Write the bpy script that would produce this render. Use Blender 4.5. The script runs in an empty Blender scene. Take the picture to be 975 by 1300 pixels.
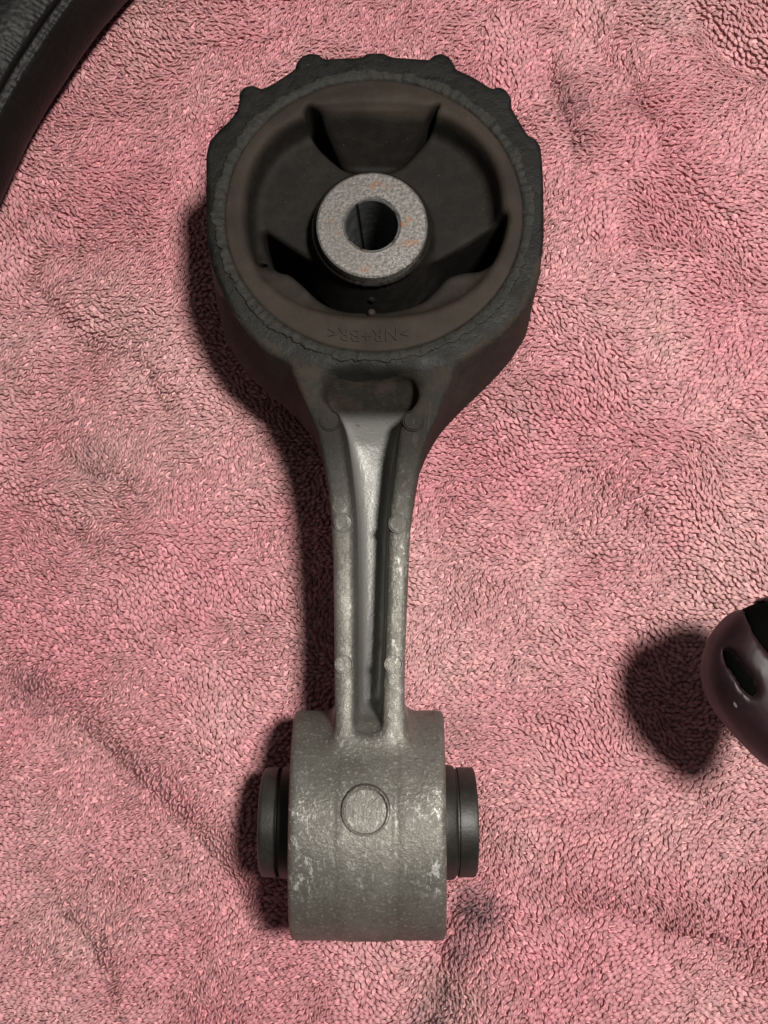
import bpy, math, random
import numpy as np
from mathutils import Vector

# ------------------------------------------------------------------ camera, world, lamp, exposure
S = 0.001                      # millimetres -> metres
PITCH = math.radians(8.0)
DIST, FOC = 240.0, 1200.0      # mm to the towel, focal length in pixels of a 975 x 1300 picture
scene = bpy.context.scene
scene.render.resolution_x, scene.render.resolution_y = 768, 1024
scene.render.engine = 'CYCLES'
cam_d = bpy.data.cameras.new('camera'); cam = bpy.data.objects.new('camera', cam_d)
scene.collection.objects.link(cam); scene.camera = cam
cam_d.sensor_fit = 'VERTICAL'; cam_d.sensor_height = 24.0; cam_d.sensor_width = 18.0
cam_d.lens = 24.0 * FOC / 1300.0
cam_d.clip_start = 0.005; cam_d.clip_end = 20.0
CY, CZ = -DIST * math.sin(PITCH), DIST * math.cos(PITCH)
cam.location = (0, CY * S, CZ * S); cam.rotation_euler = (PITCH, 0, 0)

world = bpy.data.worlds.new('World'); scene.world = world; world.use_nodes = True
world.node_tree.nodes['Background'].inputs[0].default_value = (1.0, 0.93, 0.86, 1)
world.node_tree.nodes['Background'].inputs[1].default_value = 0.085

lamp_d = bpy.data.lights.new('interior_lamp', 'POINT'); lamp = bpy.data.objects.new('interior_lamp', lamp_d)
scene.collection.objects.link(lamp)
lamp.location = (0.125, 0.020, 0.500)
lamp_d.energy = 15.6; lamp_d.shadow_soft_size = 0.032; lamp_d.color = (1.0, 0.955, 0.895)

scene.view_settings.view_transform = 'Standard'; scene.view_settings.look = 'None'
scene.view_settings.exposure = 0.0; scene.view_settings.gamma = 1.0

# ------------------------------------------------------------------ helpers
rng = np.random.default_rng(7)
_c, _s = math.cos(PITCH), math.sin(PITCH)

def U(px, py, z):
    """point of the plane z (mm) seen at a picture position"""
    px = np.asarray(px, float); py = np.asarray(py, float)
    v = 650.0 - py
    ry = FOC * _s + v * _c; rz = -FOC * _c + v * _s
    t = (z - CZ) / rz
    return np.stack([(px - 487.5) * t, CY + ry * t], -1)

def UP(pts, z):
    a = np.array(pts, float); return U(a[:, 0], a[:, 1], z)

def link(o, parent=None):
    scene.collection.objects.link(o)
    if parent: o.parent = parent
    return o

def root(name, label, cat, loc=(0, 0, 0)):
    o = bpy.data.objects.new(name, None); o.empty_display_size = 0.02
    o.location = loc; link(o); o['label'] = label; o['category'] = cat
    return o

def mesh_np(name, V, F, mat, parent=None, normals=None, smooth=True):
    """V (n,3) mm, F (m,k) int"""
    F = np.asarray(F, np.int32); k = F.shape[1]
    me = bpy.data.meshes.new(name)
    me.vertices.add(len(V)); me.vertices.foreach_set('co', (np.asarray(V, np.float32) * S).ravel())
    me.loops.add(F.size); me.loops.foreach_set('vertex_index', F.ravel())
    me.polygons.add(len(F))
    me.polygons.foreach_set('loop_start', np.arange(0, F.size, k, dtype=np.int32))
    me.polygons.foreach_set('use_smooth', np.full(len(F), smooth))
    me.update(calc_edges=True)
    me.materials.append(mat)
    if normals is not None:
        me.normals_split_custom_set_from_vertices(np.asarray(normals, np.float32).tolist())
    o = bpy.data.objects.new(name, me)
    return link(o, parent)

# --- signed distance fields and surface nets
def sd_poly(P, X, Y):
    P = np.asarray(P, np.float32); d = np.full(X.shape, 1e9, np.float32); s = np.ones(X.shape, np.float32)
    n = len(P); j = n - 1
    for i in range(n):
        ex, ey = P[j] - P[i]; wx, wy = X - P[i, 0], Y - P[i, 1]
        t = np.clip((wx * ex + wy * ey) / (ex * ex + ey * ey + 1e-12), 0, 1)
        d = np.minimum(d, (wx - ex * t) ** 2 + (wy - ey * t) ** 2)
        c1 = Y >= P[i, 1]; c2 = Y < P[j, 1]; c3 = ex * wy > ey * wx
        flip = (c1 & c2 & c3) | (~c1 & ~c2 & ~c3)
        s = np.where(flip, -s, s); j = i
    return s * np.sqrt(d)

def smin(a, b, k):
    h = np.clip(0.5 + 0.5 * (b - a) / k, 0, 1)
    return b + (a - b) * h - k * h * (1 - h)

def smax(a, b, k): return -smin(-a, -b, k)

def sstep(a, b, x):
    t = np.clip((x - a) / (b - a), 0, 1); return t * t * (3 - 2 * t)

def catmull(P, n=6, closed=True):
    P = np.asarray(P, float); out = []
    m = len(P)
    for i in range(m if closed else m - 1):
        if closed: p0, p1, p2, p3 = P[i - 1], P[i], P[(i + 1) % m], P[(i + 2) % m]
        else: p0, p1, p2, p3 = P[max(i - 1, 0)], P[i], P[i + 1], P[min(i + 2, m - 1)]
        for t in np.arange(n) / n:
            out.append(0.5 * (2 * p1 + (p2 - p0) * t + (2 * p0 - 5 * p1 + 4 * p2 - p3) * t * t
                              + (3 * p1 - p0 - 3 * p2 + p3) * t ** 3))
    if not closed: out.append(P[-1])
    return np.array(out)

def surface_nets(D, org, h, relax=1):
    nx, ny, nz = D.shape
    ins = D < 0
    cnt = np.zeros((nx - 1, ny - 1, nz - 1), np.int8)
    for a in (0, 1):
        for b in (0, 1):
            for c in (0, 1):
                cnt += ins[a:nx - 1 + a, b:ny - 1 + b, c:nz - 1 + c]
    act = (cnt > 0) & (cnt < 8)
    I, J, K = np.nonzero(act)
    idx = np.full(act.shape, -1, np.int32); idx[I, J, K] = np.arange(len(I))
    acc = np.zeros((len(I), 3), np.float32); num = np.zeros(len(I), np.float32)
    cs = [(a, b, c) for a in (0, 1) for b in (0, 1) for c in (0, 1)]
    val = {q: D[I + q[0], J + q[1], K + q[2]] for q in cs}
    for q in cs:
        for ax in range(3):
            if q[ax] == 0:
                r = list(q); r[ax] = 1; r = tuple(r)
                v0, v1 = val[q], val[r]; m = (v0 < 0) != (v1 < 0)
                t = np.where(m, v0 / np.where(m, v0 - v1, 1), 0)
                p = np.tile(np.array(q, np.float32), (len(I), 1)); p[:, ax] += t
                acc += p * m[:, None]; num += m
    V = np.stack([I, J, K], 1) + acc / num[:, None]
    V = V * h + np.array(org)
    quads = []
    for ax in range(3):
        o1, o2 = (ax + 1) % 3, (ax + 2) % 3
        sl0 = [slice(None)] * 3; sl1 = [slice(None)] * 3
        sl0[ax] = slice(0, -1); sl1[ax] = slice(1, None)
        a, b = ins[tuple(sl0)], ins[tuple(sl1)]
        e = np.array(np.nonzero(a != b)).T
        ok = (e[:, o1] > 0) & (e[:, o2] > 0) & (e[:, o1] < D.shape[o1] - 1) & (e[:, o2] < D.shape[o2] - 1)
        e = e[ok]; fl = a[tuple(e.T)]
        def cell(d1, d2):
            c = e.copy(); c[:, o1] -= d1; c[:, o2] -= d2; return idx[tuple(c.T)]
        q = np.stack([cell(1, 1), cell(0, 1), cell(0, 0), cell(1, 0)], 1)
        q[~fl] = q[~fl][:, ::-1]
        quads.append(q)
    F = np.concatenate(quads)
    for _ in range(relax):
        A = np.zeros_like(V); n = np.zeros(len(V))
        for k in range(4):
            for m in (1, 3):
                np.add.at(A, F[:, k], V[F[:, (k + m) % 4]]); np.add.at(n, F[:, k], 1)
        V = V * 0.5 + 0.5 * A / n[:, None]
    return V, F

def vnormals(V, F):
    fn = np.cross(V[F[:, 2]] - V[F[:, 0]], V[F[:, 3]] - V[F[:, 1]])
    N = np.zeros_like(V)
    for k in range(4): np.add.at(N, F[:, k], fn)
    return N / (np.linalg.norm(N, axis=1, keepdims=True) + 1e-12)

def submesh(V, F, N, mask):
    f = F[mask]; u, inv = np.unique(f, return_inverse=True)
    return V[u], inv.reshape(f.shape), N[u]

def grid(x0, x1, y0, y1, z0, z1, h):
    x = np.arange(x0, x1 + h, h, dtype=np.float32); y = np.arange(y0, y1 + h, h, dtype=np.float32)
    z = np.arange(z0, z1 + h, h, dtype=np.float32)
    X, Y = np.meshgrid(x, y, indexing='ij')
    return X, Y, X[:, :, None], Y[:, :, None], z[None, None, :], (x0, y0, z0)

# smooth value noise on arrays
def vnoise(x, y, scale, seed):
    r = np.random.default_rng(seed).random((256, 256)).astype(np.float32)
    u, v = x / scale + 97.3, y / scale + 61.7
    i, j = np.floor(u).astype(int), np.floor(v).astype(int); fu, fv = u - i, v - j
    fu = fu * fu * (3 - 2 * fu); fv = fv * fv * (3 - 2 * fv)
    g = lambda a, b: r[a % 256, b % 256]
    return ((g(i, j) * (1 - fu) + g(i + 1, j) * fu) * (1 - fv) + (g(i, j + 1) * (1 - fu) + g(i + 1, j + 1) * fu) * fv) * 2 - 1

def lathe_x(name, prof, cy, cz, mat, parent, n=96):
    """prof: list of (x, r) closed loop, revolved round the x axis through (cy, cz)"""
    P = np.array(prof, float); m = len(P); a = np.linspace(0, 2 * np.pi, n, endpoint=False)
    V = np.stack([np.repeat(P[:, 0][None], n, 0), cy + np.outer(np.cos(a), P[:, 1]), cz + np.outer(np.sin(a), P[:, 1])], -1).reshape(-1, 3)
    F = [(i * m + j, i * m + (j + 1) % m, ((i + 1) % n) * m + (j + 1) % m, ((i + 1) % n) * m + j) for i in range(n) for j in range(m)]
    o = mesh_np(name, V, F, mat, parent); o.data.set_sharp_from_angle(angle=math.radians(32)); return o

def lathe_z(name, prof, cx, cy, mat, parent, n=96, smooth=True):
    P = np.array(prof, float); m = len(P); a = np.linspace(0, 2 * np.pi, n, endpoint=False)
    V = np.stack([cx + np.outer(np.cos(a), P[:, 0]), cy + np.outer(np.sin(a), P[:, 0]), np.repeat(P[:, 1][None], n, 0)], -1).reshape(-1, 3)
    F = [(i * m + j, ((i + 1) % n) * m + j, ((i + 1) % n) * m + (j + 1) % m, i * m + (j + 1) % m) for i in range(n) for j in range(m)]
    o = mesh_np(name, V, F, mat, parent); o.data.set_sharp_from_angle(angle=math.radians(32)); return o

# ------------------------------------------------------------------ materials
class NT:
    def __init__(s, name):
        s.mat = bpy.data.materials.new(name); s.mat.use_nodes = True
        s.t = s.mat.node_tree; s.b = s.t.nodes['Principled BSDF']; s.L = s.t.links
        s.co = s.n('ShaderNodeTexCoord').outputs['Object']
    def n(s, typ, **kw):
        n = s.t.nodes.new(typ)
        for k, v in kw.items(): setattr(n, k, v)
        return n
    def set(s, sock, v):
        if hasattr(v, 'is_output') or isinstance(v, bpy.types.NodeSocket): s.L.new(v, sock)
        else: sock.default_value = v
    def noise(s, scale, detail=4, rough=0.6, vec=None, dist=0.0):
        n = s.n('ShaderNodeTexNoise'); n.inputs['Scale'].default_value = scale
        n.inputs['Detail'].default_value = detail; n.inputs['Roughness'].default_value = rough
        n.inputs['Distortion'].default_value = dist
        s.L.new(vec or s.co, n.inputs['Vector']); return n.outputs['Fac']
    def voronoi(s, scale, feature='F1', vec=None, out='Distance'):
        n = s.n('ShaderNodeTexVoronoi', feature=feature); n.inputs['Scale'].default_value = scale
        s.L.new(vec or s.co, n.inputs['Vector']); return n.outputs[out]
    def ramp(s, fac, a, b, va=0.0, vb=1.0):
        n = s.n('ShaderNodeMapRange', interpolation_type='SMOOTHSTEP')
        s.set(n.inputs[0], fac)
        for i, v in zip((1, 2, 3, 4), (a, b, va, vb)): n.inputs[i].default_value = v
        return n.outputs[0]
    def math(s, op, a, b=0.0):
        n = s.n('ShaderNodeMath', operation=op); s.set(n.inputs[0], a); s.set(n.inputs[1], b); return n.outputs[0]
    def mix(s, fac, a, b):
        n = s.n('ShaderNodeMix', data_type='RGBA'); s.set(n.inputs[0], fac)
        for i, v in ((6, a), (7, b)):
            if isinstance(v, tuple): n.inputs[i].default_value = (*v[:3], 1)
            else: s.L.new(v, n.inputs[i])
        return n.outputs[2]
    def xyz(s):
        n = s.n('ShaderNodeSeparateXYZ'); s.L.new(s.co, n.inputs[0]); return n.outputs
    def stretch(s, sc):
        n = s.n('ShaderNodeMapping'); n.inputs['Scale'].default_value = sc; s.L.new(s.co, n.inputs[0]); return n.outputs[0]
    def bump(s, h, strength, dist, prev=None):
        n = s.n('ShaderNodeBump'); n.inputs['Strength'].default_value = strength; n.inputs['Distance'].default_value = dist
        s.L.new(h, n.inputs['Height'])
        if prev: s.L.new(prev, n.inputs['Normal'])
        return n.outputs['Normal']
    def fin(s, col, rough=0.5, metal=0.0, nrm=None, spec=0.5, **kw):
        b = s.b
        if isinstance(col, tuple): col = (*col[:3], 1)
        s.set(b.inputs['Base Color'], col); s.set(b.inputs['Roughness'], rough); s.set(b.inputs['Metallic'], metal)
        b.inputs['Specular IOR Level'].default_value = spec
        for k, v in kw.items(): s.set(b.inputs[k], v)
        if nrm is not None: s.L.new(nrm, b.inputs['Normal'])
        return s.mat

def cast_material(name, kind):
    """sand-blasted cast aluminium; kind 0 = barrel, 1 = arm"""
    m = NT(name)
    big, mid, fine = m.noise(45, 5, 0.65), m.noise(260, 5, 0.7), m.noise(1500, 3, 0.6)
    col = m.mix(m.ramp(big, 0.35, 0.68), (0.088, 0.084, 0.072), (0.172, 0.165, 0.145))
    col = m.mix(m.ramp(mid, 0.55, 0.75, 0, 0.55), col, (0.060, 0.056, 0.046))
    col = m.mix(m.ramp(fine, 0.55, 0.70, 0, 0.7), col, (0.28, 0.272, 0.246))
    col = m.mix(m.ramp(m.noise(1150, 4, 0.7), 0.52, 0.68, 0, 0.5), col, (0.06, 0.056, 0.046))
    metal = m.ramp(big, 0.3, 0.7, 0.35, 0.52); rough = m.ramp(mid, 0.3, 0.7, 0.47, 0.60)
    x, y, z = m.xyz()
    if kind == 1:
        # grime creeping from the rubber end down the neck
        gy = m.math('ADD', y, m.math('MULTIPLY', m.math('SUBTRACT', big, 0.5), 0.03))
        inch = m.ramp(m.math('ABSOLUTE', m.math('SUBTRACT', x, -0.0029)), 0.0095, 0.0075)
        zf = m.math('MULTIPLY', m.ramp(z, 0.0345, 0.028, 0, 0.8), inch)
        g = m.math('MULTIPLY', m.ramp(gy, -0.022, 0.011), m.math('SUBTRACT', 1.0, zf))
        col = m.mix(m.math('MULTIPLY', g, 0.95), col, (0.0125, 0.0118, 0.0096))
        br = m.math('MULTIPLY', m.ramp(mid, 0.4, 0.65), m.ramp(y, 0.0, 0.025))
        col = m.mix(m.math('MULTIPLY', br, 0.45), col, (0.055, 0.038, 0.028))
        metal = m.math('MULTIPLY', metal, m.math('SUBTRACT', 1.0, m.math('MULTIPLY', g, 0.9)))
        rough = m.math('ADD', rough, m.math('MULTIPLY', g, 0.18))
        spec = m.math('SUBTRACT', 0.4, m.math('MULTIPLY', g, 0.3))
    if kind == 1:
        # lighter, slightly smoother metal low in the channel
        rc = m.math('MULTIPLY', m.ramp(z, 0.0350, 0.0305), inch)
        col = m.mix(m.math('MULTIPLY', rc, 0.7), col, (0.26, 0.26, 0.247)); rough = m.math('SUBTRACT', rough, m.math('MULTIPLY', rc, 0.08))
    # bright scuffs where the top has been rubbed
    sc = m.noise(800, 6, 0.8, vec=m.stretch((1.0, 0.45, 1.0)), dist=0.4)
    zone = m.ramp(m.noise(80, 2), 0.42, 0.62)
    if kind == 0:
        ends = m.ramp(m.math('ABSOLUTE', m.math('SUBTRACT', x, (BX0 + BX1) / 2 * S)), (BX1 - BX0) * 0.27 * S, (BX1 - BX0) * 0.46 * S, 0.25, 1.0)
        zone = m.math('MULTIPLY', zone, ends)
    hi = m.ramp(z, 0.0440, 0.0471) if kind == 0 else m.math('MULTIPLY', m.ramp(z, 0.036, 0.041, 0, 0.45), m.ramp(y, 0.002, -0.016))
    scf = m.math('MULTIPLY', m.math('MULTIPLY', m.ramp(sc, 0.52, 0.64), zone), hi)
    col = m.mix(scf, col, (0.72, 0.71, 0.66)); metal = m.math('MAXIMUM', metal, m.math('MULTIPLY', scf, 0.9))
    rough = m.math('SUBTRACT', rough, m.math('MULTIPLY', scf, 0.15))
    # dark scratches
    wv = m.noise(600, 4, 0.7, vec=m.stretch((1.0, 0.12, 1.0)), dist=1.0)
    col = m.mix(m.ramp(wv, 0.64, 0.70, 0, 0.45), col, (0.05, 0.047, 0.04))
    n = m.bump(fine, 0.45, 0.0003); n = m.bump(mid, 0.30, 0.0006, n)
    return m.fin(col, rough, metal, n, 0.4, **({'Specular IOR Level': spec} if kind == 1 else {}))

def housing_material():
    m = NT('black_coated_casting')
    big, mid, fine = m.noise(60, 5), m.noise(330, 5, 0.7), m.noise(1600, 3)
    col = m.mix(m.ramp(mid, 0.35, 0.7), (0.0028, 0.0029, 0.0026), (0.0072, 0.0071, 0.0060))
    geo = m.n('ShaderNodeNewGeometry'); sp = m.n('ShaderNodeSeparateXYZ'); m.L.new(geo.outputs['Normal'], sp.inputs[0])
    x, y, z = m.xyz()
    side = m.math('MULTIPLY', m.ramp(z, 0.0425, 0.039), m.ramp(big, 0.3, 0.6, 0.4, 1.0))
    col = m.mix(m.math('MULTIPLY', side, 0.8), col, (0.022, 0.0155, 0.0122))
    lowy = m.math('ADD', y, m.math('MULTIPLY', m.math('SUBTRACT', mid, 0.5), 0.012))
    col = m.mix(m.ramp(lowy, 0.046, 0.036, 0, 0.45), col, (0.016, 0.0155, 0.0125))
    wh = m.math('MULTIPLY', m.ramp(m.noise(800, 5, 0.8), 0.68, 0.73), m.ramp(m.noise(110, 2), 0.53, 0.63))
    col = m.mix(wh, col, (0.45, 0.43, 0.40))
    n = m.bump(fine, 0.3, 0.0003); n = m.bump(mid, 0.5, 0.0006, n)
    return m.fin(col, m.ramp(mid, 0.3, 0.7, 0.5, 0.7), 0.0, n, 0.2)

def rubber_material(name, brown):
    m = NT(name)
    big, mid, fine = m.noise(55, 4), m.noise(300, 5, 0.65), m.noise(2200, 3)
    col = m.mix(m.ramp(mid, 0.4, 0.7), (0.0066, 0.0057, 0.0047), (0.0115, 0.0098, 0.0081))
    if brown:
        x, y, z = m.xyz()
        # dry brown dust lies on the raised outer band
        ex = m.math('DIVIDE', m.math('SUBTRACT', x, HEADC[0] * S), RUB_A * S)
        ey = m.math('DIVIDE', m.math('SUBTRACT', y, HEADC[1] * S), RUB_B * S)
        rr = m.math('SQRT', m.math('ADD', m.math('MULTIPLY', ex, ex), m.math('MULTIPLY', ey, ey)))
        rr = m.math('ADD', rr, m.math('MULTIPLY', m.math('SUBTRACT', big, 0.5), 0.06))
        zz = m.math('ADD', z, m.math('MULTIPLY', m.math('SUBTRACT', big, 0.5), 0.003))
        f = m.math('MULTIPLY', m.math('MULTIPLY', m.ramp(zz, 0.0418, 0.0442), m.ramp(rr, 0.62, 0.72)), m.ramp(mid, 0.2, 0.7, 0.7, 1.0))
        col = m.mix(f, col, m.mix(m.ramp(big, 0.4, 0.65), (0.021, 0.0152, 0.0117), (0.031, 0.0237, 0.0176)))
    sp = m.ramp(m.noise(2600, 2, 0.5), 0.73, 0.77, 0, 0.5)
    col = m.mix(sp, col, (0.16, 0.14, 0.12))
    n = m.bump(fine, 0.2, 0.0002); n = m.bump(mid, 0.3, 0.0004, n)
    return m.fin(col, 0.72, 0.0, n, 0.16)

def flash_material():
    m = NT('cracked_rubber_flash')
    mid, fine = m.noise(420, 6, 0.75), m.noise(1500, 4)
    col = m.mix(m.ramp(mid, 0.35, 0.68), (0.0068, 0.0064, 0.0052), (0.017, 0.0158, 0.0125))
    col = m.mix(m.ramp(m.noise(800, 5, 0.8), 0.62, 0.7, 0, 0.6), col, (0.066, 0.060, 0.048))
    n = m.bump(mid, 0.8, 0.0006); n = m.bump(fine, 0.4, 0.0003, n)
    return m.fin(col, 0.65, 0.0, n, 0.35)

def sleeve_material():
    m = NT('speckled_zinc_steel')
    fine = m.noise(1500, 4, 0.7); mid = m.noise(420, 4, 0.7); big = m.noise(130, 3)
    col = m.mix(m.ramp(fine, 0.35, 0.65), (0.075, 0.069, 0.064), (0.205, 0.194, 0.182))
    col = m.mix(m.ramp(m.noise(2300, 3), 0.60, 0.68, 0, 0.7), col, (0.06, 0.05, 0.04))
    col = m.mix(m.ramp(m.noise(60, 3), 0.4, 0.65, 0.0, 0.45), col, (0.10, 0.092, 0.085))
    rust = m.math('MULTIPLY', m.ramp(big, 0.55, 0.64), m.ramp(mid, 0.42, 0.6))
    col = m.mix(m.math('MULTIPLY', rust, 0.75), col, (0.20, 0.085, 0.04))
    br = m.math('MULTIPLY', m.ramp(m.noise(1100, 5, 0.8, dist=0.5), 0.64, 0.70), m.ramp(m.noise(90, 2), 0.47, 0.60))
    col = m.mix(br, col, (0.85, 0.84, 0.80))
    x, y, z = m.xyz()
    metal = m.math('ADD', m.math('MULTIPLY', br, 0.4), 0.35)
    n = m.bump(fine, 0.28, 0.0003)
    return m.fin(col, 0.45, metal, n)

def bore_material():
    m = NT('blackened_bore')
    mid = m.noise(300, 5, 0.7)
    cr = m.voronoi(62, 'DISTANCE_TO_EDGE', vec=m.stretch((1, 1, 0.6)))
    col = m.mix(m.ramp(mid, 0.35, 0.7), (0.030, 0.032, 0.033), (0.075, 0.077, 0.078))
    ck = m.ramp(cr, 0.0, 0.035)
    col = m.mix(ck, (0.008, 0.008, 0.008), col)
    n = m.bump(ck, 0.8, 0.0006); n = m.bump(mid, 0.4, 0.0005, n)
    return m.fin(col, 0.6, 0.0, n)

def dark_sleeve_material(name, a, b):
    m = NT(name)
    mid, fine = m.noise(200, 5, 0.65), m.noise(1400, 3)
    ring = m.noise(700, 3, 0.6, vec=m.stretch((1.0, 0.02, 0.02)))
    col = m.mix(m.ramp(mid, 0.35, 0.7), a, b)
    col = m.mix(m.ramp(ring, 0.6, 0.72, 0, 0.35), col, tuple(v * 1.9 for v in b))
    return m.fin(col, 0.48, 0.15, m.bump(fine, 0.25, 0.0002), 0.5)

def leather_material():
    m = NT('black_leather')
    w = m.n('ShaderNodeTexVoronoi', feature='SMOOTH_F1'); w.inputs['Scale'].default_value = 900
    m.L.new(m.co, w.inputs['Vector'])
    mid = m.noise(90, 4)
    col = m.mix(m.ramp(mid, 0.4, 0.7), (0.0030, 0.0031, 0.0028), (0.0050, 0.0051, 0.0047))
    n = m.bump(w.outputs['Distance'], 0.45, 0.0004); n = m.bump(m.noise(220, 4), 0.25, 0.0006, n)
    return m.fin(col, 0.52, 0.0, n, 0.2)

def plum_material():
    m = NT('plum_plastic')
    mid = m.noise(120, 4); dust = m.noise(1900, 3, 0.7)
    col = m.mix(m.ramp(mid, 0.35, 0.7), (0.013, 0.0055, 0.0075), (0.021, 0.009, 0.012))
    col = m.mix(m.math('MULTIPLY', m.ramp(dust, 0.68, 0.75), 0.5), col, (0.16, 0.11, 0.10))
    return m.fin(col, m.ramp(mid, 0.3, 0.7, 0.44, 0.55), 0.0, m.bump(m.noise(500, 3), 0.05, 0.0004), 0.3)

def towel_color(m):
    """pink cotton with faded and grubby patches (world-scale, in metres)"""
    pos = m.n('ShaderNodeNewGeometry').outputs['Position']
    a = m.noise(16, 4, 0.6, vec=pos); b = m.noise(38, 5, 0.65, vec=pos)
    col = m.mix(m.ramp(a, 0.35, 0.68), (0.715, 0.312, 0.348), (0.745, 0.432, 0.430))
    col = m.mix(m.ramp(b, 0.55, 0.78, 0, 0.28), col, (0.58, 0.36, 0.345))
    # grease smudges
    tot = None
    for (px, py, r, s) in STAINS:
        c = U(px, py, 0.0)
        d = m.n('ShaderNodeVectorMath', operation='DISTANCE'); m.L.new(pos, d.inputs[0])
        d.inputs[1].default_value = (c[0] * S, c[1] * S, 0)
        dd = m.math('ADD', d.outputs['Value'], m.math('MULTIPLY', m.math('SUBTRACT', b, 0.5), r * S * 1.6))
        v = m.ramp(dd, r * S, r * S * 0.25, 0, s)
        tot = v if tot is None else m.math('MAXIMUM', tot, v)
    fibre = m.noise(420, 3, 0.6, vec=pos)
    tot = m.math('MULTIPLY', tot, m.ramp(fibre, 0.3, 0.62, 0.35, 1.0))
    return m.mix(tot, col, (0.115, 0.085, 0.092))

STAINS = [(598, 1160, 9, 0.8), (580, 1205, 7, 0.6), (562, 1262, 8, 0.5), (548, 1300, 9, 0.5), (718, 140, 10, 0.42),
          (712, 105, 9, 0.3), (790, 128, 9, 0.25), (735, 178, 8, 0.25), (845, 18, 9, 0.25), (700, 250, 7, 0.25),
          (660, 500, 11, 0.22), (590, 930, 8, 0.25), (120, 590, 9, 0.25), (30, 880, 8, 0.3), (560, 1010, 7, 0.3)]

def towel_material():
    m = NT('pink_terry_yarn')
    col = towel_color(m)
    at = m.n('ShaderNodeAttribute', attribute_name='tone'); at.attribute_type = 'GEOMETRY'
    uv = m.n('ShaderNodeUVMap'); uv.uv_map = 'yarn'
    sp = m.n('ShaderNodeSeparateXYZ'); m.L.new(uv.outputs[0], sp.inputs[0])
    tw = m.math('SINE', m.math('MULTIPLY', m.math('ADD', sp.outputs[0], sp.outputs[1]), 2 * math.pi))
    h = m.n('ShaderNodeHueSaturation'); m.L.new(col, h.inputs['Color']); m.L.new(at.outputs['Fac'], h.inputs['Value'])
    n = m.bump(tw, 0.8, 0.00028)
    mat = m.fin(h.outputs[0], 0.55, 0.0, n, 0.40)
    tr = m.n('ShaderNodeBsdfTranslucent'); m.L.new(h.outputs[0], tr.inputs[0])
    mx = m.n('ShaderNodeMixShader'); mx.inputs[0].default_value = 0.25
    m.L.new(m.b.outputs[0], mx.inputs[1]); m.L.new(tr.outputs[0], mx.inputs[2])
    m.L.new(mx.outputs[0], m.t.nodes['Material Output'].inputs['Surface'])
    return mat

def ground_cloth_material():
    m = NT('pink_ground_weave')
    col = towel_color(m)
    v = m.voronoi(620)
    return m.fin(col, 0.9, 0.0, m.bump(v, 0.8, 0.0008), 0.1)

# ------------------------------------------------------------------ key measures of the mount (mm)
ZM, ZT, ZR = 23.7, 45.0, 40.0          # mid plane, top of the head, top of the arm ribs
BAR_R, BAR_Y, BAR_Z = 23.75, -71.6, 23.7
HEADC = U(474.5, 270, ZT)
RUB_A = (U(664.5, 270, ZT) - U(284.5, 270, ZT))[0] / 2
BX0, BX1 = float(U(365, 1040, 47.4)[0]), float(U(567, 1040, 47.4)[0])
RUB_B = (U(474, 97, ZT) - U(474, 443, ZT))[1] / 2

# ------------------------------------------------------------------ towel
def towel_height(x, y):
    H = 3.3 * vnoise(x, y, 42, 11) + 1.75 * vnoise(x, y, 19, 12) + 0.30 * vnoise(x, y, 8, 13)
    for pts, depth, wp, wn in CREASES:
        P = UP(pts, 0.0); best = np.full(x.shape, 1e9); sgn = np.zeros(x.shape); tt = np.zeros(x.shape); L = 0.0
        seg = np.linalg.norm(np.diff(P, axis=0), axis=1); tot = seg.sum()
        for i in range(len(P) - 1):
            e = P[i + 1] - P[i]; wx, wy = x - P[i, 0], y - P[i, 1]
            t = np.clip((wx * e[0] + wy * e[1]) / (e @ e), 0, 1)
            d = np.hypot(wx - e[0] * t, wy - e[1] * t); c = e[0] * wy - e[1] * wx
            m = d < best
            best = np.where(m, d, best); sgn = np.where(m, np.sign(c), sgn); tt = np.where(m, (L + t * seg[i]) / tot, tt); L += seg[i]
        w = np.where(sgn > 0, wp, wn)
        fade = np.minimum(1, np.minimum(tt, 1 - tt) * 5 + 0.15)
        H = H - 1.7 * depth * np.exp(-(best / w) ** 1.5) * fade * (0.8 + 0.4 * vnoise(x, y, 11, 31))
    # the mount presses the pile flat
    d = sd_poly(PRESS, x.astype(np.float32), y.astype(np.float32))
    k = sstep(-2, 9, d)
    return H * k + (1 - k) * (-0.15)

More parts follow.
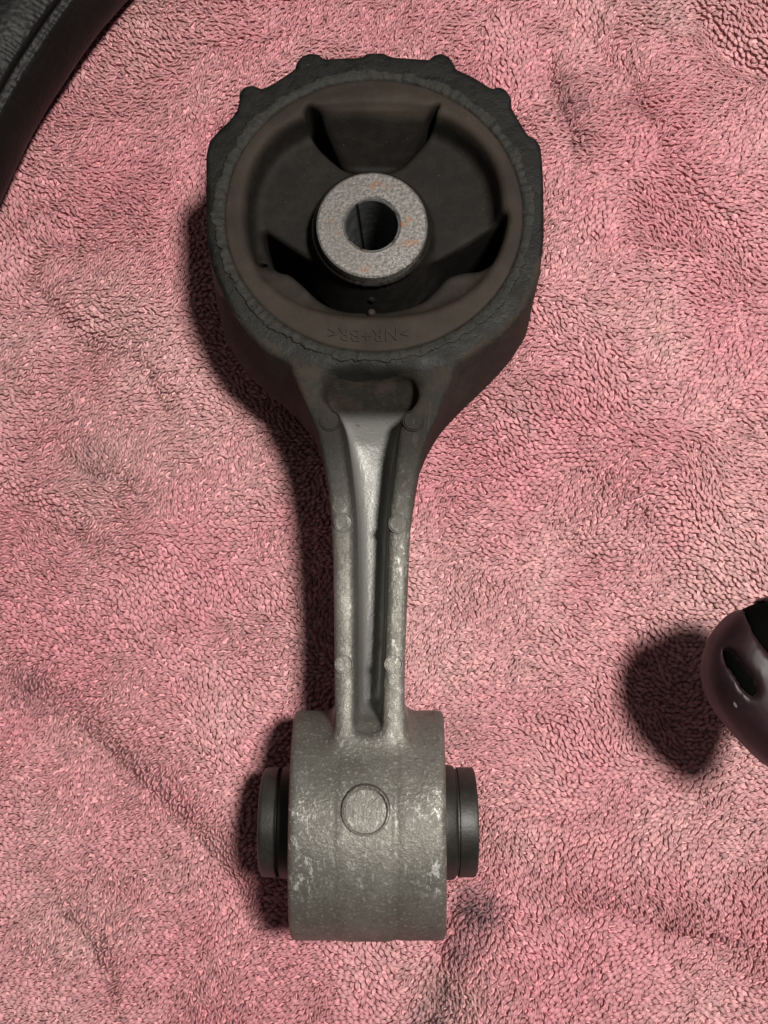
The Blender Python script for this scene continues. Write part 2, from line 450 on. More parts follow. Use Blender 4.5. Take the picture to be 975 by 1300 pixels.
# polyline, depth, width on its left-hand side, width on its right-hand side
CREASES = [
    ([(-60, 810), (0, 858), (123, 945), (234, 1050), (300, 1130), (330, 1200)], 3.3, 5.0, 12.0),
    ([(-40, 610), (40, 645), (120, 690), (200, 740)], 2.2, 3.0, 8.0),
    ([(60, 560), (110, 600), (175, 620)], 1.8, 3.0, 6.0),
    ([(590, 1120), (560, 1190), (548, 1250), (530, 1340)], 4.5, 5.5, 1.8),
    ([(610, 520), (700, 580), (780, 620), (850, 690)], 1.2, 4.0, 9.0),
    ([(640, 620), (730, 710), (800, 790), (850, 870), (900, 960)], 2.4, 8.0, 8.0),
    ([(730, 20), (790, 90), (830, 180), (880, 250), (960, 330)], 2.2, 4.0, 7.0),
    ([(690, 60), (715, 140), (730, 210)], 2.0, 3.0, 5.0),
    ([(870, -20), (930, 60), (1000, 110)], 2.4, 4.0, 7.0),
    ([(640, 1040), (730, 1060), (830, 1050), (940, 1010)], 1.8, 5.0, 5.0),
    ([(660, 1190), (760, 1160), (880, 1200), (990, 1230)], 1.6, 4.0, 7.0),
    ([(20, 330), (90, 420), (180, 470), (230, 560)], 1.5, 3.0, 8.0),
    ([(60, 1150), (120, 1210), (150, 1300)], 1.5, 3.0, 6.0),
    ([(20, 240), (60, 260), (110, 330)], 1.3, 3.0, 6.0),
    ([(880, 480), (940, 540), (1000, 640)], 2.0, 5.0, 6.0),
]
PRESS = np.concatenate([UP([(300, 150), (475, 100), (650, 150), (668, 300), (640, 420), (550, 520), (515, 640), (512, 880)], 0) * 0.97,
                        np.array([[18, -56], [18, -88], [-26, -88], [-26, -56]]),
                        UP([(430, 880), (430, 640), (410, 520), (320, 420), (285, 300)], 0) * 0.97])

towel = root('terry_towel', 'rumpled pink terry cloth towel spread under the metal mount', 'towel')
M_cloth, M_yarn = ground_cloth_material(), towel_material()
BASE = -1.25
def build_towel():
    xs = np.concatenate([np.linspace(-260, -150, 23)[:-1], np.arange(-150, 150.1, 1.5), np.linspace(150, 260, 23)[1:]])
    ys = np.concatenate([np.linspace(-280, -185, 20)[:-1], np.arange(-185, 205.1, 1.5), np.linspace(205, 300, 20)[1:]])
    X, Y = np.meshgrid(xs, ys, indexing='ij'); Z = towel_height(X, Y) + BASE + 0.40
    V = np.stack([X, Y, Z], -1).reshape(-1, 3); nx, ny = X.shape
    i, j = np.meshgrid(np.arange(nx - 1), np.arange(ny - 1), indexing='ij'); a = (i * ny + j).ravel()
    F = np.stack([a, a + ny, a + ny + 1, a + 1], 1)
    mesh_np('ground_weave', V, F, M_cloth, towel)
    # --- loops of the pile
    sx, sy = 1.60, 1.03
    x0, x1, y0, y1 = -128, 128, -152, 184
    gx, gy = np.meshgrid(np.arange(x0, x1, sx), np.arange(y0, y1, sy), indexing='ij')
    gx = gx + (np.arange(gx.shape[1]) % 2)[None] * sx * 0.5
    n = gx.size; px = gx.ravel() + rng.normal(0, 0.30, n); py = gy.ravel() + rng.normal(0, 0.20, n)
    inner = sd_poly(PRESS, px.astype(np.float32), py.astype(np.float32)) > -14
    px, py = px[inner], py[inner]; n = len(px)
    field = lambda x, y: -0.1 + 1.35 * vnoise(x, y, 31, 21) + 1.1 * vnoise(x, y, 12, 22) + 0.45 * vnoise(x, y, 4.5, 23)
    # let the loops shuffle until they lie side by side along their own direction
    cell = 1.3; W = int((x1 - x0) / cell) + 8; Hh = int((y1 - y0) / cell) + 8
    for it in range(7):
        ci = np.clip(((px - x0) / cell).astype(int) + 3, 2, W - 3); cj = np.clip(((py - y0) / cell).astype(int) + 3, 2, Hh - 3)
        key = ci * Hh + cj; order = np.argsort(key, kind='stable'); ks = key[order]
        start = np.searchsorted(ks, np.arange(W * Hh)); cnt = np.bincount(ks, minlength=W * Hh)
        a = field(px, py); ca, sa = np.cos(a), np.sin(a); mx = np.zeros(n); my = np.zeros(n)
        for dx in (-2, -1, 0, 1, 2):
            for dy in (-2, -1, 0, 1, 2):
                k2 = key + dx * Hh + dy
                for q in range(3):
                    ok = cnt[k2] > q
                    j = order[np.minimum(start[k2] + q, n - 1)]
                    ox, oy = px - px[j], py - py[j]
                    u, v = (ox * ca + oy * sa) / 1.85, (-ox * sa + oy * ca) / 1.12
                    d = np.hypot(u, v); m = ok & (d > 1e-6) & (d < 1)
                    w = np.where(m, (1 - d) / np.maximum(d, 1e-6) * 0.30, 0)
                    mx += w * (u * 1.85 * ca - v * 1.12 * sa); my += w * (u * 1.85 * sa + v * 1.12 * ca)
        px, py = px + np.clip(mx, -0.4, 0.4), py + np.clip(my, -0.4, 0.4)
    e = 0.6
    h0 = towel_height(px, py)
    hx = (towel_height(px + e, py) - towel_height(px - e, py)) / (2 * e)
    hy = (towel_height(px, py + e) - towel_height(px, py - e)) / (2 * e)
    ang = field(px, py) + rng.normal(0, 0.33, n)
    N = np.stack([-hx, -hy, np.ones(n)], 1); N /= np.linalg.norm(N, axis=1, keepdims=True)
    T = np.stack([np.cos(ang), np.sin(ang), np.zeros(n)], 1); T -= N * (T * N).sum(1, keepdims=True)
    T /= np.linalg.norm(T, axis=1, keepdims=True); B = np.cross(N, T)
    ln = rng.normal(1.0, 0.22, n).clip(0.55, 1.7); ht = rng.normal(1.0, 0.16, n).clip(0.55, 1.5)
    bend = rng.normal(0, 0.27, n); rad = rng.normal(0.465, 0.045, n).clip(0.36, 0.60)
    ctrl_t = 0.94 * np.array([-0.92, -0.80, -0.30, 0.32, 0.84, 1.00]); ctrl_n = np.array([-0.10, 0.62, 1.16, 1.24, 0.78, 0.05])
    ctrl_b = np.array([-0.7, 0.1, 0.9, 0.8, 0.0, -1.0]); rr = np.array([0.62, 0.92, 1.08, 1.10, 0.96, 0.62])
    K, R = 6, 5
    C = (np.stack([px, py, h0 + BASE], 1)[:, None]
         + T[:, None] * (ctrl_t[None] * ln[:, None])[:, :, None]
         + N[:, None] * (ctrl_n[None] * ht[:, None])[:, :, None]
         + B[:, None] * (ctrl_b[None] * bend[:, None])[:, :, None])
    tg = np.gradient(C, axis=1); tg /= np.linalg.norm(tg, axis=2, keepdims=True)
    b = B[:, None] - tg * (tg * B[:, None]).sum(2, keepdims=True); b /= np.linalg.norm(b, axis=2, keepdims=True)
    nn = np.cross(tg, b)
    th = np.arange(R) * 2 * np.pi / R
    ring = (b[:, :, None] * np.cos(th)[None, None, :, None] + nn[:, :, None] * np.sin(th)[None, None, :, None] * 0.9)
    V = C[:, :, None] + ring * (rad[:, None] * rr[None])[:, :, None, None]
    V = V.reshape(-1, 3)
    k, r = np.meshgrid(np.arange(K - 1), np.arange(R), indexing='ij'); k = k.ravel(); r = r.ravel(); r2 = (r + 1) % R
    f = np.stack([k * R + r, k * R + r2, (k + 1) * R + r2, (k + 1) * R + r], 1)[:, ::-1]
    F = (f[None] + (np.arange(n) * K * R)[:, None, None]).reshape(-1, 4)
    o = mesh_np('pile_loops', V, F, M_yarn, towel); o['kind'] = 'stuff'
    me = o.data
    tone = (rng.normal(1.0, 0.11, n)).clip(0.72, 1.25).astype(np.float32)
    at = me.attributes.new('tone', 'FLOAT', 'POINT'); at.data.foreach_set('value', np.repeat(tone, K * R))
    uv = me.uv_layers.new(name='yarn')
    ku = np.stack([k, k, k + 1, k + 1], 1)[:, ::-1] * 0.36; rv = np.stack([r, r + 1, r + 1, r], 1)[:, ::-1] / R
    one = np.stack([ku, rv * 2.0], -1).astype(np.float32).reshape(-1)
    uv.data.foreach_set('uv', np.tile(one, n))
    print('loops', n, 'tris', len(F) * 2)
build_towel()

# ------------------------------------------------------------------ the mount
mount = root('torque_mount', 'used cast metal engine mount with black rubber bushing head and barrel end', 'engine mount')
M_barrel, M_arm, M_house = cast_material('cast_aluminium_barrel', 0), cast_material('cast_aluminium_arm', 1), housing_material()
M_rub, M_flash, M_sleeve, M_bore = rubber_material('dusty_black_rubber', True), flash_material(), sleeve_material(), bore_material()
M_rub2 = dark_sleeve_material('black_bushing_rubber', (0.010, 0.0095, 0.009), (0.018, 0.017, 0.015))
M_dark = dark_sleeve_material('dull_dark_steel', (0.011, 0.0100, 0.0080), (0.026, 0.0240, 0.0190))

HEAD_TOP = [(262, 300), (261, 250), (261, 196), (265, 177), (276, 165), (290, 152), (300, 139), (303, 128), (303, 116), (310, 108), (321, 106.5), (332, 111),
            (345, 105), (362, 94), (374, 86), (376, 77), (383, 69), (394, 65.5), (404, 67), (412, 73), (435, 72), (460, 70), (467, 65.5), (487, 65.5),
            (497, 70), (520, 72), (545, 74), (549, 69), (559, 65.5), (570, 69), (576, 78), (580, 86), (600, 95), (625, 111), (633, 108), (643, 112),
            (650, 123), (650, 135), (660, 152), (672, 171), (680, 174), (687, 184), (689, 200), (691, 245), (691, 300),
            (686, 345), (676, 375), (659, 404), (632, 431), (600, 452), (577, 467), (564, 500), (552, 533), (541, 560), (532, 590), (525, 625), (521.5, 665), (518.5, 740),
            (516, 800), (514, 880), (515, 900), (520, 1010), (425, 1010), (425, 900), (424, 880), (424, 800), (423, 720), (421, 655), (416, 610),
            (410, 575), (403, 545), (388, 510), (370, 464), (340, 449), (318, 428), (300, 404), (283, 370), (268, 335)]
HEAD_MID = [(276, 300), (274, 250), (275, 205), (300, 160), (330, 130), (380, 108), (430, 98), (475, 95), (520, 98), (570, 108), (620, 130), (650, 160), (676, 205),
            (680, 250), (679, 300), (676, 380), (667, 428), (650, 455), (635, 472), (610, 498), (587, 520), (563, 544), (546, 566), (534, 592), (526, 640), (519, 690), (516, 760),
            (513, 820), (512, 880), (515, 990), (428, 990), (428, 880), (427, 800), (425, 700), (420, 640), (411, 592), (399, 556), (382, 534), (360, 515),
            (336, 495), (317, 477), (300, 455), (287, 431), (278, 395), (274, 350)]
CHANNEL = [(415, 512), (414, 500), (420, 489), (434, 484), (475, 482), (512, 483), (525, 490), (530, 503), (527, 516), (514, 530), (507, 548), (503, 575), (499, 610), (495, 650),
           (492.5, 710), (490.5, 780), (488, 850), (486, 895), (485, 925), (479, 934), (457, 934), (450, 925), (449, 890), (449, 800), (448.5, 710),
           (447, 650), (444, 615), (440, 580), (435, 548), (428, 528)]

def build_casting():
    h = 0.5
    X2, Y2, X, Y, Z, org = grid(-47, 47, -99, 97, -1.5, 49.5, h)
    sdT = sd_poly(UP(HEAD_TOP, 43.0), X2, Y2); sdM = sd_poly(UP(HEAD_MID, ZM), X2, Y2)
    # the rim polygon was read at the top of the head
    sdTop = sd_poly(UP(HEAD_TOP, ZT), X2, Y2)
    dh = np.hypot(X2 - HEADC[0], Y2 - HEADC[1])
    w = sstep(RUB_A + 1, RUB_A + 6, dh) * (Y2 < HEADC[1] - 20)
    sdT = sdTop * (1 - w) + sdT * w
    # north half: straight walls with lugs
    t = (np.abs(Z - ZM) / (ZT - ZM)) ** 1.4
    t = np.minimum(t, 1)
    north = sstep(-8, 8, Y2 - HEADC[1])
    sdMn = sdTop - 0.2
    mid = (sdM * (1 - north) + sdMn * north)[:, :, None]
    D = mid * (1 - t) + sdT[:, :, None] * t
    # top height
    er = np.hypot((X2 - HEADC[0]) / RUB_A, (Y2 - HEADC[1]) / RUB_B)
    yq = lambda py, z: float(U(475, py, z)[1])
    Tz = np.interp(Y2, [yq(760, 40), yq(665, 40.2), yq(600, 41), yq(535, 42.3), yq(480, 44.2), yq(455, 45)],
                   [ZR, 40.2, 41.0, 42.3, 44.2, ZT]).astype(np.float32)
    Tz = np.where(Y2 < BAR_Y + 40, ZR, Tz)
    Tz = Tz + 0.10 * vnoise(X2, Y2, 6, 71) + 0.07 * vnoise(X2, Y2, 2.2, 72)
    kk = (1.7 - 0.8 * sstep(yq(640, 41), yq(540, 42), Y2))[:, :, None]
    D = smax(D, (Z - Tz[:, :, None]), kk)
    D = smax(D, ((2 * ZM - Tz + 0.2)[:, :, None] - Z), 1.6)
    # raised broken lip beside the rubber
    # channel between the ribs, both faces
    sdC = sd_poly(catmull(UP(CHANNEL, ZR), 4), X2, Y2)
    yp = lambda py: float(U(475, py, 30)[1])
    fl = 31.5 - 6.5 * sstep(yp(500), yp(585), Y2) * (yp(500) > yp(585)) if False else None
    a, b, c = yp(492), yp(525), yp(590)
    fl = np.interp(Y2, [yp(1000), yp(925), yp(910), yp(898), yp(700), yp(590), yp(560), yp(540), yp(524), yp(510), yp(498), yp(482)],
                   [37.0, 37.0, 36.0, 25.5, 26.6, 27.2, 28.6, 31.8, 35.6, 38.6, 40.8, 43.6]).astype(np.float32)
    ker = np.hanning(13); ker /= ker.sum(); prof = np.convolve(np.pad(fl[0], 6, mode='edge'), ker, 'valid'); fl = np.repeat(prof[None], fl.shape[0], 0).astype(np.float32)
    # the web is proud on the left side and falls away to the right
    xc = U(470, 700, 28)[0]
    fl = fl + np.clip(-(X2 - xc) * 0.28, -1.2, 1.6) * sstep(yp(895), yp(870), Y2) * sstep(yp(560), yp(600), Y2)
    lean = np.where(X2 > xc, 0.02, 0.12)[:, :, None]
    hole = smax(sdC[:, :, None] + (ZR - Z) * lean, fl[:, :, None] - Z, 1.8)
    kh = (1.5 + 1.6 * sstep(yp(530), yp(500), Y2))[:, :, None]
    D = smax(D, -hole, kh)
    hole2 = smax(sdC[:, :, None] + (Z - (2 * ZM - ZR)) * 0.10, Z - (2 * ZM - fl)[:, :, None], 2.4)
    D = smax(D, -hole2, 1.7)
    # barrel
    rr = np.sqrt((Y - BAR_Y) ** 2 + (Z - BAR_Z) ** 2)
    xm, xh = (BX0 + BX1) / 2, (BX1 - BX0) / 2
    band = 0.22 * (sstep(U(425, 1040, 47)[0], U(432, 1040, 47)[0], X2) - sstep(U(499, 1040, 47)[0], U(502, 1040, 47)[0], X2))
    groove = -0.28 * np.exp(-((X2 - U(502.5, 1040, 47)[0]) / 0.7) ** 2)
    bar = rr - (BAR_R + (band + groove)[:, :, None])
    bar = smax(bar, np.abs(X - xm) - (xh + (47.4 - np.maximum(Z, ZM)) * 0.045), 1.5)
    # flat shoulders where the ribs run in
    D = smin(D, bar, 3.2)
    bore = smax(rr - 19.0, np.abs(X - xm) - 60, 0.5)
    D = np.maximum(D, -bore)
    # opening for the rubber
    e = (np.hypot((X2 - HEADC[0]) / RUB_A, (Y2 - HEADC[1]) / RUB_B) - 1) * RUB_B
    D = smax(D, -e[:, :, None] * np.ones_like(Z), 0.6)
    V, F = surface_nets(D.astype(np.float32), org, h, 1)
    N = vnormals(V, F)
    C = V[F].mean(1)
    er = np.hypot((C[:, 0] - HEADC[0]) / RUB_A, (C[:, 1] - HEADC[1]) / RUB_B)
    wob = 0.03 * vnoise(C[:, 0], C[:, 1], 5, 81)
    is_head = (er + wob < 1.155) | (C[:, 1] > HEADC[1] - 8)
    is_bar = (np.hypot(C[:, 1] - BAR_Y, C[:, 2] - BAR_Z) < BAR_R + 0.9) & ~is_head
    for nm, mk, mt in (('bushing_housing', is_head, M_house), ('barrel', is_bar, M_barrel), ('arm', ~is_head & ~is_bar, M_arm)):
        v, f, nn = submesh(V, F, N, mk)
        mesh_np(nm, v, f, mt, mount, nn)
    print('casting', len(F) * 2)
build_casting()

SLV = U(472, 285, 46.6)                               # centre of the inner sleeve
SLV_R = (U(543, 285, 46.6) - U(401, 285, 46.6))[0] / 2
BORE_R = (U(505, 287, 46.6) - U(438.5, 287, 46.6))[0] / 2

def build_rubber():
    h = 0.4
    X2, Y2, X, Y, Z, org = grid(HEADC[0] - RUB_A - 2, HEADC[0] + RUB_A + 2, HEADC[1] - RUB_B - 2, HEADC[1] + RUB_B + 2, 1.0, 48.5, h)
    ell = lambda cx, cy, a, b: (np.hypot((X2 - cx) / a, (Y2 - cy) / b) - 1) * min(a, b)
    e_out = ell(HEADC[0], HEADC[1], RUB_A + 0.15, RUB_B + 0.15)[:, :, None]
    ic = U(474, 265, 45.0); ia = (U(640, 263, 45) - U(309, 263, 45))[0] / 2; ib = (U(473, 131, 45) - U(473, 400, 45))[1] / 2
    e_in = ((np.abs((X2 - ic[0]) / ia) ** 2.4 + np.abs((Y2 - ic[1]) / ib) ** 2.4) ** (1 / 2.4) - 1)[:, :, None] * min(ia, ib)
    lo = 4.0
    body = smax(e_out, lo - Z, 0.8)
    body = smax(body, Z - 45.1, 1.0)
    # bowl inside the outer band
    flz = 38.0 + 4.6 * (1 - sstep(float(U(475, 352, 41)[1]), float(U(475, 318, 40)[1]), Y2))[:, :, None]
    bowl = smax(e_in - (Z - 45.0) * 0.22, flz - Z, 1.8)
    ring_web = smax(body, -bowl, 1.4)
    ZA = 38.0
    up = catmull(np.concatenate([UP([(393, 134)], 44.5), UP([(390, 151)], 41), UP([(391, 166), (404, 187), (424, 206), (441, 217), (475, 222), (507, 214), (527, 196), (544, 175)], ZA), UP([(553, 152)], 41), UP([(557, 133),
                     (540, 137), (475, 133), (410, 137)], 44.5)]), 4)
    dn = catmull(np.concatenate([UP([(335, 293), (362, 309), (396, 330), (430, 344), (475, 346), (515, 344), (548, 334), (590, 312), (633, 287), (637, 303)], ZA), UP([(627, 328), (610, 342), (590, 345), (568, 352),
                     (552, 369), (535, 383), (505, 393), (472, 396), (436, 394), (408, 383), (385, 362), (368, 348), (350, 341)], 42.3), UP([(337, 318)], 39.5)]), 4)
    sdu, sdd = sd_poly(up, X2, Y2)[:, :, None], sd_poly(dn, X2, Y2)[:, :, None]
    D = smax(ring_web, -(sdu + (40 - Z) * 0.02), 1.0)
    D = smax(D, -(sdd + (40 - Z) * 0.03), 1.4)
    # upper bump stop, its face leaning down towards the hub
    stp = catmull(np.concatenate([UP([(405, 125), (407, 145)], 44), UP([(420, 175)], 40), UP([(440, 206), (475, 211), (503, 207)], 36), UP([(530, 178)], 40), UP([(543, 148), (547, 125), (475, 112)], 44)]), 4)
    y_a, y_b = float(U(475, 134, 45)[1]), float(U(475, 207, 35)[1])
    ztop = np.interp(Y2, [y_b, y_a - 0.6, y_a + 1.5], [33.0, 44.0, 45.1]).astype(np.float32)
    stop = smax(smax(sd_poly(stp, X2, Y2)[:, :, None] + (Z - 36) * 0.05, Z - ztop[:, :, None], 1.6), lo + 4 - Z, 1)
    stop = np.maximum(stop, e_out)
    D = smin(D, stop, 0.9)
    # hub
    hc = U(472, 288, 44.0); hr = (U(546, 288, 44) - U(399, 288, 44))[0] / 2
    rh = np.hypot(X2 - hc[0], Y2 - hc[1])[:, :, None]
    hub = smax(smax(rh - hr - np.clip(43.0 - Z, 0, 14) * 0.24, Z - 44.9, 0.9), lo + 1 - Z, 1)
    D = smin(D, hub, 1.5)
    lip = np.hypot(np.hypot(X2 - hc[0], Y2 - hc[1])[:, :, None] - hr - 0.25, Z - 43.0) - 0.45
    D = smin(D, lip, 0.6)
    # sleeve seat
    rs = np.hypot(X2 - SLV[0], Y2 - SLV[1])[:, :, None]
    D = np.maximum(D, -(rs - SLV_R + 0.25) * np.ones_like(Z))
    # small vent hole in the corner of the void
    vh = U(334, 338, 40)
    D = smax(D, -np.maximum(np.hypot(X2 - vh[0], Y2 - vh[1])[:, :, None] - 0.9, 34.0 - Z), 0.5)
    V, F = surface_nets(D.astype(np.float32), org, h, 1)
    o = mesh_np('rubber_bushing', V, F, M_rub, mount, vnormals(V, F))
    print('rubber', len(F) * 2)
    return o
rubber = build_rubber()

# moulding nubs below the hub
for px, py, z, r in ((471.5, 377, 37.5, 1.0), (471.5, 397, 43.4, 0.95)):
    c = U(px, py, z)
    lathe_z('moulding_nub', [(0.001, z + 0.7), (r * 0.6, z + 0.6), (r, z), (r, z - 4), (0.001, z - 4)], c[0], c[1], M_rub, rubber, 16)

# ragged strip of rubber squeezed over the edge of the housing
def build_flash():
    n = 900; a = np.linspace(0, 2 * np.pi, n, endpoint=False)
    ca, sa = np.cos(a), np.sin(a)
    nz = lambda s, k: vnoise(ca * 60 + 200, sa * 60 + 300, s, k)
    w = 2.2 + 0.45 * nz(9, 1) + 0.50 * nz(2.6, 2) + 0.28 * nz(0.9, 3)
    rows = []
    prof = [(-0.15, -0.6), (0.0, 0.05), (0.25, 0.30), (0.55, 0.38), (0.80, 0.42), (0.94, 0.40), (1.0, 0.22), (1.0, -0.7)]
    for t, z in prof:
        off = t * w
        zz = ZT + z + (0.18 * nz(1.6, 5) + 0.12 * nz(4, 6)) * (z > 0)
        rows.append(np.stack([HEADC[0] + (RUB_A + off) * ca, HEADC[1] + (RUB_B + off) * sa, zz], -1))
    V = np.stack(rows, 1).reshape(-1, 3); m = len(prof)
    F = [(i * m + j, i * m + j + 1, ((i + 1) % n) * m + j + 1, ((i + 1) % n) * m + j) for i in range(n) for j in range(m - 1)]
    F = np.array(F)[:, ::-1]
    return mesh_np('rubber_flash', V, F, M_flash, rubber)
build_flash()

# moulded letters, standing upside down
def build_letters():
    cu = bpy.data.curves.new('lettering', 'FONT'); cu.body = '>NR+BR<'; cu.align_x = 'CENTER'; cu.align_y = 'CENTER'
    cu.size = 3.9; cu.extrude = 0.42; cu.space_character = 1.06
    o = bpy.data.objects.new('tmp', cu); scene.collection.objects.link(o)
    me = bpy.data.meshes.new_from_object(o.evaluated_get(bpy.context.evaluated_depsgraph_get()))
    bpy.data.objects.remove(o)
    c = U(468, 426, 45)
    for v in me.vertices:
        x, y, z = v.co
        X, Y = -x, -y
        Y += 0.012 * X * X
        v.co = ((c[0] + X) * S, (c[1] + Y) * S, (45.0 + z + 0.02) * S)
    me.materials.append(M_rub); me.name = 'lettering'
    link(bpy.data.objects.new('lettering', me), rubber)
build_letters()

# inner steel sleeve of the head
zt = 46.6; R0, R1 = BORE_R, SLV_R
sl = lathe_z('inner_sleeve', [(R1 - 0.5, zt), (R1 - 0.1, zt - 0.25), (R1, zt - 0.7), (R1, 3.0), (R0 + 0.4, 3.0), (R0 + 0.4, zt - 1.2), (R0 + 0.35, zt - 0.35), (R0 + 0.75, zt)][::-1], SLV[0], SLV[1], M_sleeve, mount, 128)
lathe_z('bore_lining', [(R0 + 0.45, zt - 0.5), (R0 + 0.45, 3.2), (R0, 3.2), (R0, zt - 0.5), (R0 + 0.1, zt - 0.35)][::1], SLV[0], SLV[1], M_bore, sl, 96)

# barrel bushing: rubber core and the two sleeve ends
xa = lambda px: float(U(px, 1045, 34)[0])
lathe_x('bushing_rubber', [(BX0 + 1.5, 0.5), (BX0 + 1.5, 19.3), (BX1 - 1.5, 19.3), (BX1 - 1.5, 0.5)], BAR_Y, BAR_Z, M_rub2, mount)
L0, L1, Lm = xa(326.5), BX0 + 3, xa(347)
lf = lathe_x('sleeve_end', [(L0, 6.0), (L0, 10.6), (L0 + 0.25, 11.1), (L0 + 0.7, 11.35), (L0 + 1.0, 11.4), (Lm, 11.5), (Lm + 0.25, 11.3), (Lm + 0.4, 10.6), (L1, 10.6), (L1, 6.0)], BAR_Y, BAR_Z, M_dark, mount)
lathe_x('rubber_collar', [(Lm + 0.6, 10.0), (Lm + 0.6, 11.0), (Lm + 1.0, 11.6), (L1, 12.6), (L1, 10.0)], BAR_Y, BAR_Z, M_rub2, lf)
R0x, R1x, Rm = BX1 - 3, xa(608), xa(582)
rt = lathe_x('sleeve_end', [(R0x, 6.0), (R0x, 11.0), (Rm + 0.3, 11.1), (Rm + 0.5, 11.45), (R1x - 0.5, 11.45), (R1x - 0.15, 11.3), (R1x, 10.9), (R1x, 6.0)], BAR_Y, BAR_Z, M_dark, mount)
lathe_x('rubber_collar', [(R0x, 10.0), (R0x, 12.4), (Rm - 0.6, 11.9), (Rm - 0.2, 11.6), (Rm, 11.2), (Rm, 10.0)], BAR_Y, BAR_Z, M_rub2, rt)

# ejector marks on the ribs: thin discs sunk in a fine ring
for px, py, r in ((419, 534, 14), (524.5, 534.5, 14), (436, 663.5, 12.8), (505.5, 665, 12.8), (436.5, 843.5, 11.8), (499.5, 843.5, 11.8)):
    c = U(px, py, ZR); rm = r * 0.2 * (CZ - ZR) / CZ * 0.98
    z = float(np.interp(py, [480, 535, 600, 665, 760], [44.2, 42.3, 41.0, 40.2, ZR])); c = U(px, py, z)
    lathe_z('ejector_mark', [(0.001, z + 0.14), (rm * 0.80, z + 0.14), (rm * 0.83, z - 0.30), (rm * 0.90, z - 0.30), (rm * 0.92, z + 0.26), (rm * 0.97, z + 0.26), (rm, z + 0.12), (rm + 0.05, z - 1.5), (0.001, z - 1.5)][::-1], c[0], c[1], M_arm, mount, 40, False)
# round boss on top of the barrel, hugging its curve
def build_boss():
    c = U(464, 1029, 47.2); rm = (U(495.5, 1029, 47.2) - U(432.5, 1029, 47.2))[0] / 2
    prof = [(0.0, 0.36), (0.5, 0.36), (0.815, 0.38), (0.83, -0.05), (0.87, -0.05), (0.885, 0.70), (0.92, 0.80), (0.96, 0.75), (0.98, 0.40), (1.02, -0.4)]
    n = 72; a = np.linspace(0, 2 * np.pi, n, endpoint=False); V = []
    for t, z in prof:
        x = c[0] + np.cos(a) * rm * t; y = c[1] + np.sin(a) * rm * t
        base = BAR_Z + np.sqrt(np.maximum((BAR_R + 0.1) ** 2 - (y - BAR_Y) ** 2, 0))
        V.append(np.stack([x, y, base * 0.6 + 0.4 * (BAR_Z + BAR_R) + z], -1))
    V = np.stack(V, 1).reshape(-1, 3); m = len(prof)
    F = [(i * m + j, i * m + j + 1, ((i + 1) % n) * m + j + 1, ((i + 1) % n) * m + j) for i in range(n) for j in range(m - 1)]
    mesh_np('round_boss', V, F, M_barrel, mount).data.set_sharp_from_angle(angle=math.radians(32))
build_boss()

# ------------------------------------------------------------------ black leather rim in the corner
def build_rim():
    R = 15.0
    p = UP([(165, 0), (79, 113), (0, 265)], 7.0)
    A = np.array([[2 * (p[1] - p[0])[0], 2 * (p[1] - p[0])[1]], [2 * (p[2] - p[0])[0], 2 * (p[2] - p[0])[1]]])
    bb = np.array([(p[1] ** 2).sum() - (p[0] ** 2).sum(), (p[2] ** 2).sum() - (p[0] ** 2).sum()])
    c = np.linalg.solve(A, bb); Re = np.linalg.norm(p[0] - c)
    Rc = Re + R * 0.90
    a0 = math.atan2(*(p[1] - c)[::-1]); span = 0.62
    n, m = 900, 120
    al = np.linspace(a0 - span, a0 + span, n); ph = np.linspace(0, 2 * np.pi, m, endpoint=False)
    AL, PH = np.meshgrid(al, ph, indexing='ij')
    seam = math.radians(40)
    d = (PH - seam + np.pi) % (2 * np.pi) - np.pi; s = d * R
    arc = AL * Rc
    g = -1.9 * np.exp(-(s / 0.5) ** 2) + 0.25 * np.exp(-((np.abs(s) - 1.8) / 1.3) ** 2)
    side = np.where(s > 0, 1.0, 0.37)
    gather = 0.07 * np.sin(arc * 2 * np.pi / 1.7 + 9 * vnoise(arc, s, 6, 51) + side * 3) * np.exp(-((np.abs(s) - 2.4) / 2.0) ** 2) * (np.abs(s) > 0.5)
    rad = R + g + gather + 0.25 * vnoise(arc, s, 9, 52)
    end = np.clip((span - np.abs(AL - a0)) / 0.06, 0.02, 1); rad = rad * np.sqrt(1 - (1 - end) ** 2 + 1e-4)
    # phi 0 points to the centre of the arc, 90 degrees is up
    rr = Rc - rad * np.cos(PH)
    V = np.stack([c[0] + rr * np.cos(AL), c[1] + rr * np.sin(AL), R - 0.5 + rad * np.sin(PH)], -1).reshape(-1, 3)
    i, j = np.meshgrid(np.arange(n - 1), np.arange(m), indexing='ij'); i = i.ravel(); j = j.ravel(); j2 = (j + 1) % m
    F = np.stack([i * m + j, i * m + j2, (i + 1) * m + j2, (i + 1) * m + j], 1)
    o = mesh_np('leather_rim', V, F, leather_material())
    o['label'] = 'curved black leather padded rim with a gathered seam lying on the towel'; o['category'] = 'leather rim'
build_rim()

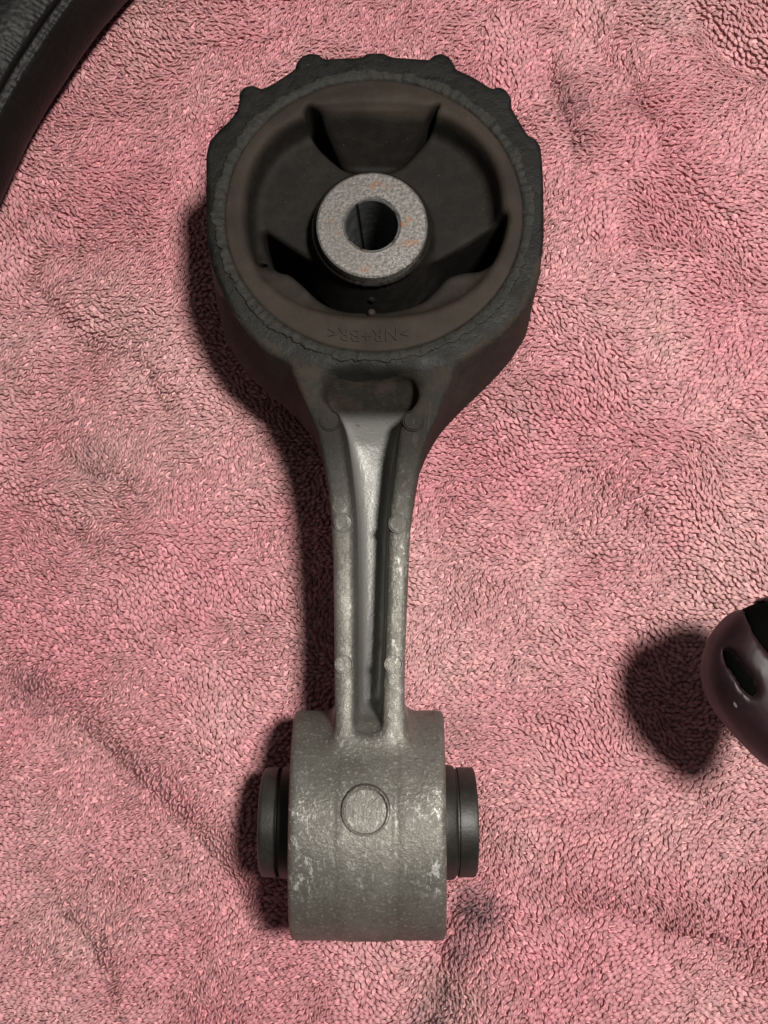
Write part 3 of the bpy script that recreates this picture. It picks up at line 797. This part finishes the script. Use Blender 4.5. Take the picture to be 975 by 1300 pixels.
# ------------------------------------------------------------------ dark plastic thing at the right edge
def build_cover():
    h = 0.6
    zs = 46.0
    out = catmull(UP([(975, 757), (935, 775), (908, 805), (897, 838), (897, 866), (910, 900), (938, 936), (975, 972), (1008, 988), (1038, 972),
                      (1055, 930), (1062, 870), (1055, 800), (1022, 757)], zs), 5)
    lo, hi = out.min(0) - 6, out.max(0) + 6
    X2, Y2, X, Y, Z, org = grid(lo[0], 150, lo[1], hi[1], -2.0, 66, h)
    sd = sd_poly(out, X2, Y2)
    dome = 54 + 4 * (1 - np.exp(np.minimum(sd, 0) / 9))
    D = smax(sd[:, :, None] + np.abs(Z - zs) ** 2 * 0.010, Z - dome[:, :, None], 6.0)
    D = smax(D, 30 + 8 * np.exp(np.minimum(sd, 0) / 8)[:, :, None] - Z, 6.0)
    # lever that carries the knob, leaving to the right and standing on the towel
    def cap(p, q, ra, rb):
        p, q = np.array(p, float), np.array(q, float); e = q - p
        t = np.clip(((X - p[0]) * e[0] + (Y - p[1]) * e[1] + (Z - p[2]) * e[2]) / (e @ e), 0, 1)
        return np.sqrt((X - p[0] - e[0] * t) ** 2 + (Y - p[1] - e[1] * t) ** 2 + (Z - p[2] - e[2] * t) ** 2) - (ra + (rb - ra) * t)
    yk = float(U(980, 855, zs)[1])
    D = smin(D, cap((82, yk, 45), (122, yk + 2, 42), 7, 6.5), 4.0)
    D = smin(D, cap((122, yk + 2, 42), (134, yk + 2, 6), 6.5, 8), 4.0)
    D = np.maximum(D, -0.8 - Z)
    slots = ([(927, 824), (935, 826), (943, 843), (955, 860), (961, 878), (954, 886), (943, 876), (933, 858), (926, 840)],
             [(962, 772), (985, 762), (1010, 790), (1015, 830), (995, 850), (978, 838), (962, 818), (955, 792)],
             [(985, 880), (1010, 890), (1020, 930), (1005, 945), (988, 920)])
    full = D
    for pts in slots:
        q = sd_poly(catmull(UP(pts, 54), 4), X2, Y2)[:, :, None]
        D = smax(D, -np.maximum(q, -(full + 1.3)), 1.0)
    V, F = surface_nets(D.astype(np.float32), org, h, 2)
    o = root('slotted_plastic_knob', 'dark plum rounded plastic knob with oval black slots, shading the towel beside it', 'knob')
    mesh_np('shell', V, F, plum_material(), o, vnormals(V, F))
    dc = U(936, 893, 52.5); dot = NT('pale_mark').fin((0.10, 0.07, 0.08), 0.7, 0.0, None, 0.1)
    zd = float(np.max(np.where(D[int((dc[0] - org[0]) / h), int((dc[1] - org[1]) / h)] < 0, Z[0, 0], -9)))
    lathe_z('pale_mark', [(0.001, zd + 0.45), (0.5, zd + 0.4), (0.85, zd + 0.2), (0.9, zd - 1.5), (0.001, zd - 1.5)][::-1], dc[0], dc[1], dot, o, 24)
    m = NT('slot_shade_black'); shade_mat = m.fin((0.0015, 0.0015, 0.0015), 0.95, 0.0, None, 0.03)  # near-black inlays, added to stand in for the shade inside the slots
    for pts in slots:
        q = sd_poly(catmull(UP(pts, 54), 4), X2, Y2)[:, :, None]
        E = np.maximum(np.maximum(q + 0.15, full + 0.75), -(full + 2.4))
        V, F = surface_nets(E.astype(np.float32), org, h, 1)
        mesh_np('slot_shade', V, F, shade_mat, o, vnormals(V, F))
build_cover()
